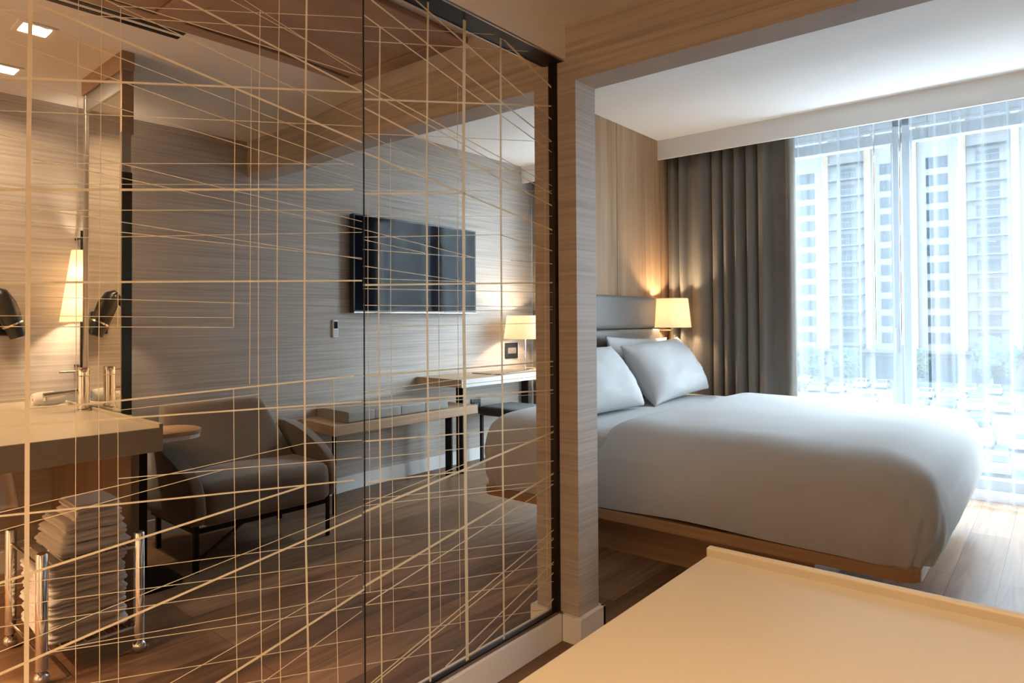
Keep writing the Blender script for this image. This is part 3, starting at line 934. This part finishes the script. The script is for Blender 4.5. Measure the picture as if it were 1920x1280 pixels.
for i, (a, b, c, d, h) in enumerate(((1.14, 1.44, 0.755, 0.985, 0.040), (1.145, 1.43, 0.760, 0.975, 0.038), (1.15, 1.42, 0.772, 0.965, 0.034), (1.15, 1.36, 0.80, 0.955, 0.030), (1.15, 1.35, 0.805, 0.950, 0.030))):
    z = 0.3925 + (0, 0.040, 0.078, 0.112, 0.142)[i]
    o = obj('hand_towel', folded_towel(a, b, c, d, z, z+h-0.002, 20+i*1.7), M['towel'], smooth=True, sharp=60)
    tag(o, 'folded white hand towel on top of the cart, %s of its stack' % ordh[i], 'towel', 'hand towels stacked on the cart')

# ---- downlights
def downlight(x, y, label, power=None, color=WARM, spread=R(150)):
    t = thing('ceiling_downlight', label, 'ceiling light', (x, y, Z1), 'square recessed lights in the entry ceiling')
    bm = B()
    a = 0.062
    for (x0, x1, y0, y1) in ((-a, a, -a, -a+0.016), (-a, a, a-0.016, a), (-a, -a+0.016, -a+0.016, a-0.016), (a-0.016, a, -a+0.016, a-0.016)):
        box(bm, x+x0, x+x1, y+y0, y+y1, Z1-0.006, Z1)
    obj('frame', bm, M['white_paint'], t)
    obj('diffuser', bx(x-a+0.016, x+a-0.016, y-a+0.016, y+a-0.016, Z1-0.002, Z1), M['downlight_glow'], t)
    lamp_light('downlight', 'AREA', (x, y, Z1-0.008), power or P_DOWN, color, 0.09, parent=t, spread=spread)
for (x, y), l in zip(DOWNLIGHTS, ('square ceiling downlight above the middle of the vanity counter', 'square ceiling downlight over the counter nearest the wall with the hair dryer', 'square ceiling downlight above the free front edge of the counter')):
    downlight(x, y, l)
for (x, y), l in zip(ENTRY_FILL_LIGHTS, ('added unseen square fill downlight behind the counter on the mirrored glass side', 'added unseen square fill downlight behind the counter on the television wall side', 'added unseen square fill downlight near the back wall on the mirrored glass side', 'added unseen square fill downlight near the back wall on the television wall side')):
    downlight(x, y, l, P_ENTRY_FILL*(1.0 if y > -1 else 1.6), ENTRY_FILL, R(128) if y > -1 else R(110))

# ================================================================== FLOOR LAMP, ARMCHAIR, SIDE TABLE
FX, FY = 2.34, 1.165
fl = thing('pole_wall_lamp', 'slim pole wall lamp with a tall tapered glowing shade beyond the vanity mirror', 'wall lamp', (W, FY, 0.93))
obj('lamp_shade', shade_mesh(FX, FY, 1.205, 1.565, 0.098, 0.048), M['shade'], fl, smooth=True)
bm = B(); tube(bm, [(FX, FY, 0.93), (FX, FY, 1.665)], 0.010, 12)
obj('pole', bm, M['dark_metal'], fl, smooth=True)
for z in (1.63, 0.98):
    bm = B(); tube(bm, [(FX, FY, z), (W, FY, z)], 0.006, 10)
    obj('wall_fixing', bm, M['dark_metal'], fl, smooth=True)
for k, z in enumerate((1.30, 1.45)):
    lamp_light('pole_lamp_light', 'POINT', (FX-0.03, FY-0.02, z), P_FLOORLAMP/2, LAMP, 0.02, parent=fl)

ch = thing('armchair', 'brown velvet armchair with sweeping arms and thin black legs, reflected in the glass', 'armchair', (1.98, 1.86, 0))
def arm(y0, y1, flip):
    pts = [(2.33, 0.60), (2.24, 0.595), (2.12, 0.578), (2.00, 0.55), (1.88, 0.515), (1.77, 0.472), (1.70, 0.44), (1.665, 0.37), (1.66, 0.29), (1.69, 0.235), (1.85, 0.215), (2.30, 0.215), (2.36, 0.30), (2.37, 0.50)]
    bm = B(); prism(bm, pts, y0, y1, 'y', bev=0.018, seg=3)
    # arms splay outward towards the top
    for v in bm.verts: v.co.y += flip*0.10*max(0, v.co.z-0.25)*(1 if v.co.z > 0.25 else 0)
    return bm
obj('arm', arm(1.43, 1.495, -0.4), M['velvet'], ch, smooth=True, sharp=50)
obj('arm', arm(2.205, 2.27, 0.4), M['velvet'], ch, smooth=True, sharp=50)
obj('seat', soft_block(1.665, 2.30, 1.475, 2.225, 0.215, 0.415, 0.055, cuts=18, disp=lambda p, d: Vector((0, 0, 0.012*math.cos((p.y-1.85)*3.5)+0.006*fbm(p.x*5, p.y*5, 0))) if p.z > 0.36 else Vector((-0.01*math.sin(p.y*6) if d.x < -0.3 else 0, 0, 0))), M['velvet'], ch, smooth=True, sharp=0)
def back_disp(p, d):
    t = (p.z-0.36)/0.43
    return Vector((0.20*t, -(p.y-1.84)*0.30*max(0, t) - 0.05*t + 0.012*fbm(p.x*3, p.y*3, p.z*3, 2), 0))
obj('backrest', soft_block(2.04, 2.15, 1.47, 2.215, 0.36, 0.755, 0.028, cuts=18, disp=back_disp), M['velvet'], ch, smooth=True, sharp=0)
for (x, y) in ((1.735, 1.47), (1.735, 2.235), (2.26, 1.50), (2.26, 2.20)):
    obj('leg', bx(x-0.011, x+0.011, y-0.011, y+0.011, 0, 0.24), M['dark_metal'], ch)
bm = B(); box(bm, 1.728, 1.744, 1.47, 2.235, 0.185, 0.207); box(bm, 1.735, 2.26, 1.464, 1.478, 0.185, 0.205); box(bm, 1.735, 2.26, 2.228, 2.242, 0.185, 0.205)
tube(bm, [(1.735, 1.47, 0.05), (1.735, 1.72, 0.20)], 0.009, 8)
obj('underframe', bm, M['dark_metal'], ch)

st = thing('side_table', 'small side table with a round ended oak top on a dark column by the armchair', 'side table', (1.95, 1.33, 0))
bm = B(); prism(bm, rounded(1.84, 2.13, 1.20, 1.585, 0.12), 0.644, 0.664, 'z', bev=0.003)
obj('table_top', bm, M['oak'], st, smooth=True, sharp=40)
obj('edge_band', (lambda b: (prism(b, rounded(1.845, 2.125, 1.205, 1.58, 0.118), 0.624, 0.6435, 'z'), b)[1])(B()), M['white_paint'], st)
obj('column', bx(1.93, 1.965, 1.245, 1.325, 0.014, 0.6235, bev=0.003), M['dark_metal'], st)
obj('base', (lambda b: (prism(b, rounded(1.64, 1.99, 1.15, 1.40, 0.08), 0, 0.014, 'z', bev=0.003), b)[1])(B()), M['dark_metal'], st)

# ================================================================== BENCH, DESK, STOOL
bn = thing('luggage_bench', 'low oak luggage bench with a padded grey leather top below the television', 'bench', (2.2, 3.1, 0))
obj('bench_top', bx(1.945, W-0.002, 2.45, 3.78, 0.498, 0.560, bev=0.002), M['oak_y'], bn)
cu = obj('cushion', bx(1.99, W-0.02, 2.60, 3.49, 0.561, 0.580), M['bench_leather'], bn)
for k in range(4):
    y0 = 2.60 + 0.2225*k
    obj('cushion_segment', soft_block(1.972, W-0.012, y0+0.0003, y0+0.2222, 0.562, 0.630, 0.008, cuts=8), M['bench_leather'], cu, smooth=True)
for (x, y) in ((2.03, 2.50), (2.40, 2.50)):
    obj('leg', bx(x-0.02, x+0.02, y-0.006, y+0.006, 0, 0.498), M['dark_metal'], bn)
obj('leg', bx(2.15, 2.215, 3.70, 3.715, 0, 0.498), M['dark_metal'], bn)
dk = thing('writing_desk', 'oak topped writing desk with a light front edge near the window', 'desk', (2.2, 4.28, 0))
obj('desk_top', bx(1.957, W-0.002, 3.612, 4.97, 0.700, 0.760, bev=0.002), M['oak_y'], dk)
obj('front_edge', bx(1.951, 1.9565, 3.612, 4.97, 0.701, 0.7595), M['white_paint'], dk)
for (x, y) in ((2.19, 3.84), (2.0, 4.93), (2.40, 4.93)):
    obj('leg', bx(x-0.035, x+0.035, y-0.008, y+0.008, 0, 0.700), M['dark_metal'], dk)
bm = B(); prism(bm, [(2.0, 4.10), (2.30, 4.10), (2.30, 4.62), (2.0, 4.62)], 0.761, 0.767, 'z')
o = obj('desk_folder', bm, M['leather'], smooth=False); tag(o, 'thin dark leather folder lying on the desk top', 'folder')
sl = thing('desk_stool', 'dark upholstered stool tucked under the writing desk', 'stool', (2.12, 4.38, 0))
obj('seat', soft_block(1.90, 2.36, 4.22, 4.66, 0.395, 0.475, 0.03, cuts=10), M['stool_fabric'], sl, smooth=True)
for (x, y) in ((1.93, 4.25), (1.93, 4.63), (2.33, 4.25), (2.33, 4.63)):
    obj('leg', bx(x-0.012, x+0.012, y-0.012, y+0.012, 0, 0.40), M['dark_metal'], sl)
DX, DY = 2.215, 4.70
tl = thing('table_lamp', 'lit table lamp with a white drum shade on the writing desk', 'table lamp', (DX, DY, 0.76))
obj('lamp_shade', shade_mesh(DX, DY, 1.035, 1.24, 0.187, 0.160), M['shade'], tl, smooth=True)
bm = B(); lathe(bm, [(0, 0.76), (0.078, 0.76), (0.078, 0.768), (0.012, 0.776), (0, 0.776)], DX, DY, 32)
obj('base', bm, M['chrome'], tl, smooth=True)
bm = B(); tube(bm, [(DX, DY, 0.77), (DX, DY, 1.10)], 0.006, 12); tube(bm, [(DX, DY, 0.93), (DX, DY, 1.035)], 0.011, 12)
obj('stem', bm, M['chrome'], tl, smooth=True)
bm = B(); bmesh.ops.create_uvsphere(bm, u_segments=16, v_segments=10, radius=0.022, matrix=Matrix.Translation((DX, DY, 1.13)))
obj('bulb', bm, M['bulb'], tl, smooth=True)
lamp_light('table_lamp_light', 'POINT', (DX, DY, 1.14), P_DESK, LAMP, 0.03, parent=tl)

# ================================================================== TELEVISION AND WALL FITTINGS
tv = thing('television', 'large black flat screen television mounted on the wall above the bench', 'television', (W, 3.57, 1.6))
obj('body', bx(W-0.085, W-0.03, 2.945, 4.225, 1.258, 1.962, bev=0.004), M['black_plastic'], tv)
obj('screen', bx(W-0.0862, W-0.0845, 2.957, 4.213, 1.276, 1.951), M['tv_screen'], tv)
obj('lower_trim', bx(W-0.0875, W-0.086, 2.947, 4.223, 1.259, 1.265), M['steel'], tv)
obj('wall_bracket', bx(W-0.03, W-0.001, 3.3, 3.85, 1.45, 1.80), M['dark_metal'], tv)
wc = thing('wall_remote', 'white remote with a small dark display in a holder on the wall', 'remote control', (W, 2.80, 1.15))
obj('body', bx(W-0.022, W, 2.772, 2.828, 1.088, 1.210, bev=0.004), M['white_paint'], wc)
obj('display', bx(W-0.0235, W-0.0218, 2.779, 2.821, 1.150, 1.198), M['dark_glass'], wc)
bm = B()
for i in range(2):
    for j in range(3):
        box(bm, W-0.0235, W-0.0218, 2.783+0.020*i, 2.797+0.020*i, 1.100+0.014*j, 1.109+0.014*j)
obj('buttons', bm, M['frame_alu'], wc)
def outlet(label, y0, y1, z0, z1):
    t = thing('socket_plate', label, 'socket plate', (W, (y0+y1)/2, (z0+z1)/2))
    obj('plate', bx(W-0.010, W, y0, y1, z0, z1, bev=0.003), M['black_plastic'], t)
    obj('socket_insert', bx(W-0.0125, W-0.0101, y0+0.03, y1-0.03, z0+0.045, z1-0.045), M['leather'], t)
outlet('dark socket plate on the wall behind the table lamp', 4.70, 4.88, 0.848, 0.992)
outlet('dark square socket plate on the wall past the end of the bench', 4.24, 4.36, 0.41, 0.53)
bpy.context.view_layer.update()

# ================================================================== OUTSIDE
GZ = -10.0
M['asphalt'] = grain('asphalt', (0.045, 0.05, 0.055), (0.065, 0.07, 0.075), (0.5, 0.5, 0.5), rough=0.95, spec=0.0)
M['facade'] = mat('facade', (0.072, 0.072, 0.071), 0.95, spec=0.0)
M['column_paint'] = mat('column_paint', (0.085, 0.066, 0.046), 0.95, spec=0.0)
M['far_window'] = mat('far_window', (0.012, 0.018, 0.022), 0.6, spec=0.05)
M['slab_paint'] = mat('slab_paint', (0.040, 0.044, 0.048), 0.9, spec=0.0)
M['tree_leaves'] = grain('tree_leaves', (0.014, 0.026, 0.020), (0.034, 0.05, 0.04), (2, 2, 2), rough=0.95, spec=0.0)
M['bark'] = mat('bark', (0.1, 0.08, 0.06), 0.9)
struct('ground', bx(-170, 90, 12, 180, GZ-0.3, GZ), M['asphalt'])
bd = thing('apartment_building', 'tall pale apartment tower with cream columns and balconies across the car park', 'building', (-22, 140, GZ))
FY0 = 135.0
obj('wall', bx(-85, 30, FY0+1.5, FY0+14, GZ, 62), M['facade'], bd)
bays = []
x = -84.0
rb = random.Random(3)
while x < 28:
    bays.append(x); x += 7.2
bm = B()
for b0 in bays: box(bm, b0, b0+1.1, FY0+0.3, FY0+1.6, GZ+5, 60)
obj('columns', bm, M['column_paint'], bd)
bm = B()
for i, b0 in enumerate(bays):
    if i % 3 == 1:
        for k in range(17):
            box(bm, b0+1.2, b0+7.0, FY0-0.6, FY0+1.6, GZ+6.2+3.05*k, GZ+6.45+3.05*k)
box(bm, -85, 30, FY0+0.2, FY0+1.6, GZ+5.0, GZ+5.5)
obj('balcony_slabs', bm, M['slab_paint'], bd)
bm = B()
for i, b0 in enumerate(bays):
    if i % 3 == 1:
        for k in range(17):
            for j in range(12):
                box(bm, b0+1.3+0.5*j, b0+1.36+0.5*j, FY0-0.58, FY0-0.52, GZ+6.45+3.05*k, GZ+7.5+3.05*k)
            box(bm, b0+1.2, b0+7.0, FY0-0.6, FY0-0.5, GZ+7.45+3.05*k, GZ+7.55+3.05*k)
obj('balcony_railings', bm, M['slab_paint'], bd)
nwin = 0
first = None
vis = [b for b in bays if -62 < b < 5]
for i, b0 in enumerate(bays):
    if b0 not in vis: continue
    for k in range(11):
        if nwin >= 98: break
        if first is None:
            bm = B(); box(bm, b0+2.4, b0+5.6, FY0+1.38, FY0+1.52, GZ+6.7, GZ+8.6)
            for q in (3.3, 4.45): box(bm, b0+q, b0+q+0.1, FY0+1.30, FY0+1.39, GZ+6.9, GZ+8.6)
            first = obj('window', bm, M['far_window'], bd); fb = b0
            o = first
        else:
            o = first.copy(); COL.objects.link(o)
        o.location = (b0-fb, 0, 3.05*k)
        nwin += 1
bm = B()
for b0 in bays:
    box(bm, b0+1.4, b0+6.8, FY0+1.2, FY0+1.55, GZ+0.3, GZ+4.4)
obj('ground_floor_glazing', bm, M['far_window'], bd)

car_paints = {'white': mat('car_white', (0.16, 0.165, 0.17), 0.4, spec=0.2), 'silver': mat('car_silver', (0.07, 0.075, 0.08), 0.4, 0.0, spec=0.2),
              'dark grey': mat('car_dark', (0.012, 0.014, 0.018), 0.4, spec=0.2), 'blue': mat('car_blue', (0.012, 0.025, 0.05), 0.4, spec=0.2)}
M['car_glass'] = mat('car_glass', (0.006, 0.008, 0.010), 0.3, spec=0.15)
M['tyre'] = mat('tyre', (0.02, 0.02, 0.02), 0.8)
def make_car(kind):
    t = thing('car', '', 'car', (0, 0, 0))
    prof = [(-2.2, 0.35), (-2.25, 0.75), (-2.1, 0.92), (-1.45, 0.98), (-0.85, 1.42), (0.55, 1.45), (1.25, 1.0), (2.05, 0.85), (2.25, 0.65), (2.22, 0.35)]
    bm = B(); prism(bm, prof, -0.88, 0.88, 'y', bev=0.06, seg=2)
    for v in bm.verts:
        if v.co.z > 1.0: v.co.y *= 1-(v.co.z-1.0)*0.45
    obj('body', bm, car_paints[kind], t, smooth=True, sharp=35)
    bm = B(); prism(bm, [(-1.28, 1.02), (-0.80, 1.37), (0.50, 1.40), (1.08, 1.02)], -0.90, 0.90, 'y')
    for v in bm.verts:
        if v.co.z > 1.1: v.co.y *= 0.86
    obj('side_windows', bm, M['car_glass'], t)
    bm = B(); prism(bm, [(0.66, 1.405), (1.24, 1.03), (1.27, 1.05), (0.69, 1.43)], -0.70, 0.70, 'y'); prism(bm, [(-1.42, 1.01), (-0.90, 1.40), (-0.94, 1.42), (-1.46, 1.03)], -0.70, 0.70, 'y')
    obj('windscreens', bm, M['car_glass'], t)
    for (a, b) in ((-1.4, -0.84), (-1.4, 0.84), (1.4, -0.84), (1.4, 0.84)):
        bm = B(); tube(bm, [(a, b-0.1, 0.33), (a, b+0.1, 0.33)], 0.33, 18)
        obj('wheel', bm, M['tyre'], t)
    return t
protos = {k: None for k in car_paints}
rows = ['nearest', 'second', 'third', 'fourth', 'fifth', 'sixth', 'farthest']
rc = random.Random(12)
def dirxy(u, depth):
    k = (u-960)/F_PX
    return CAMX + depth*(rt0.x*k + -math.sin(yaw)), depth*(rt0.y*k + math.cos(yaw))
seen = 0
for ri, depth in enumerate((41, 50, 60, 71, 82, 92, 101)):
    y_row = depth*1.19
    nx_ = 0
    x = -0.55*y_row + rc.uniform(0, 2)
    while x < 0.10*y_row + 4:
        if rc.random() < 0.72:
            kind = rc.choices(list(car_paints), (5, 3, 2, 1))[0]
            if protos[kind] is None: protos[kind] = make_car(kind); o = protos[kind]
            else: o = copy_tree(protos[kind])
            o.location = (x, y_row + rc.uniform(-0.3, 0.3), GZ); o.rotation_euler = (0, 0, R(90) + rc.uniform(-0.03, 0.03) + (math.pi if rc.random() < 0.4 else 0))
            o['label'] = '%s car parked outside in the %s row from the window' % (kind, rows[ri])
            o['group'] = '%s cars in the %s parking row' % (kind, rows[ri])
            seen += 1
        x += 2.9

tree0 = None
tx = -78.0
rt_ = random.Random(5)
names = ['far left end', 'next to the last bay', 'third bay', 'fourth bay', 'fifth bay', 'sixth bay', 'seventh bay', 'eighth bay', 'right end']
k = 0
while tx < 14:
    if tree0 is None:
        tree0 = thing('street_tree', '', 'tree', (0, 0, 0))
        bm = B(); tube(bm, [(0, 0, 0), (0.1, 0, 2.2), (0.05, 0.1, 4.5)], [0.22, 0.16, 0.08], 10); obj('trunk', bm, M['bark'], tree0, smooth=True)
        bm = B(); bmesh.ops.create_icosphere(bm, subdivisions=5, radius=1.0)
        for v in bm.verts:
            q = v.co.copy(); f = 1+0.35*fbm(q.x*1.6, q.y*1.6, q.z*1.6, 3)+0.10*noise.noise(q*7)
            v.co = Vector((q.x*2.6*f, q.y*2.4*f, 4.4+q.z*2.7*f))
        obj('crown', bm, M['tree_leaves'], tree0)
        o = tree0
    else: o = copy_tree(tree0)
    o.location = (tx, 127 + rt_.uniform(-2, 2), GZ); s_ = rt_.uniform(0.8, 1.15); o.scale = (s_, s_, s_); o.rotation_euler = (0, 0, rt_.uniform(0, 6))
    k += 1
    o['label'] = 'dark green street tree, %s from the left along the foot of the tower' % (('first', 'second', 'third', 'fourth', 'fifth', 'sixth', 'seventh', 'eighth', 'ninth', 'tenth', 'eleventh', 'twelfth', 'thirteenth', 'fourteenth')[k-1]); o['group'] = 'street trees in front of the tower'
    tx += rt_.uniform(5.5, 11)
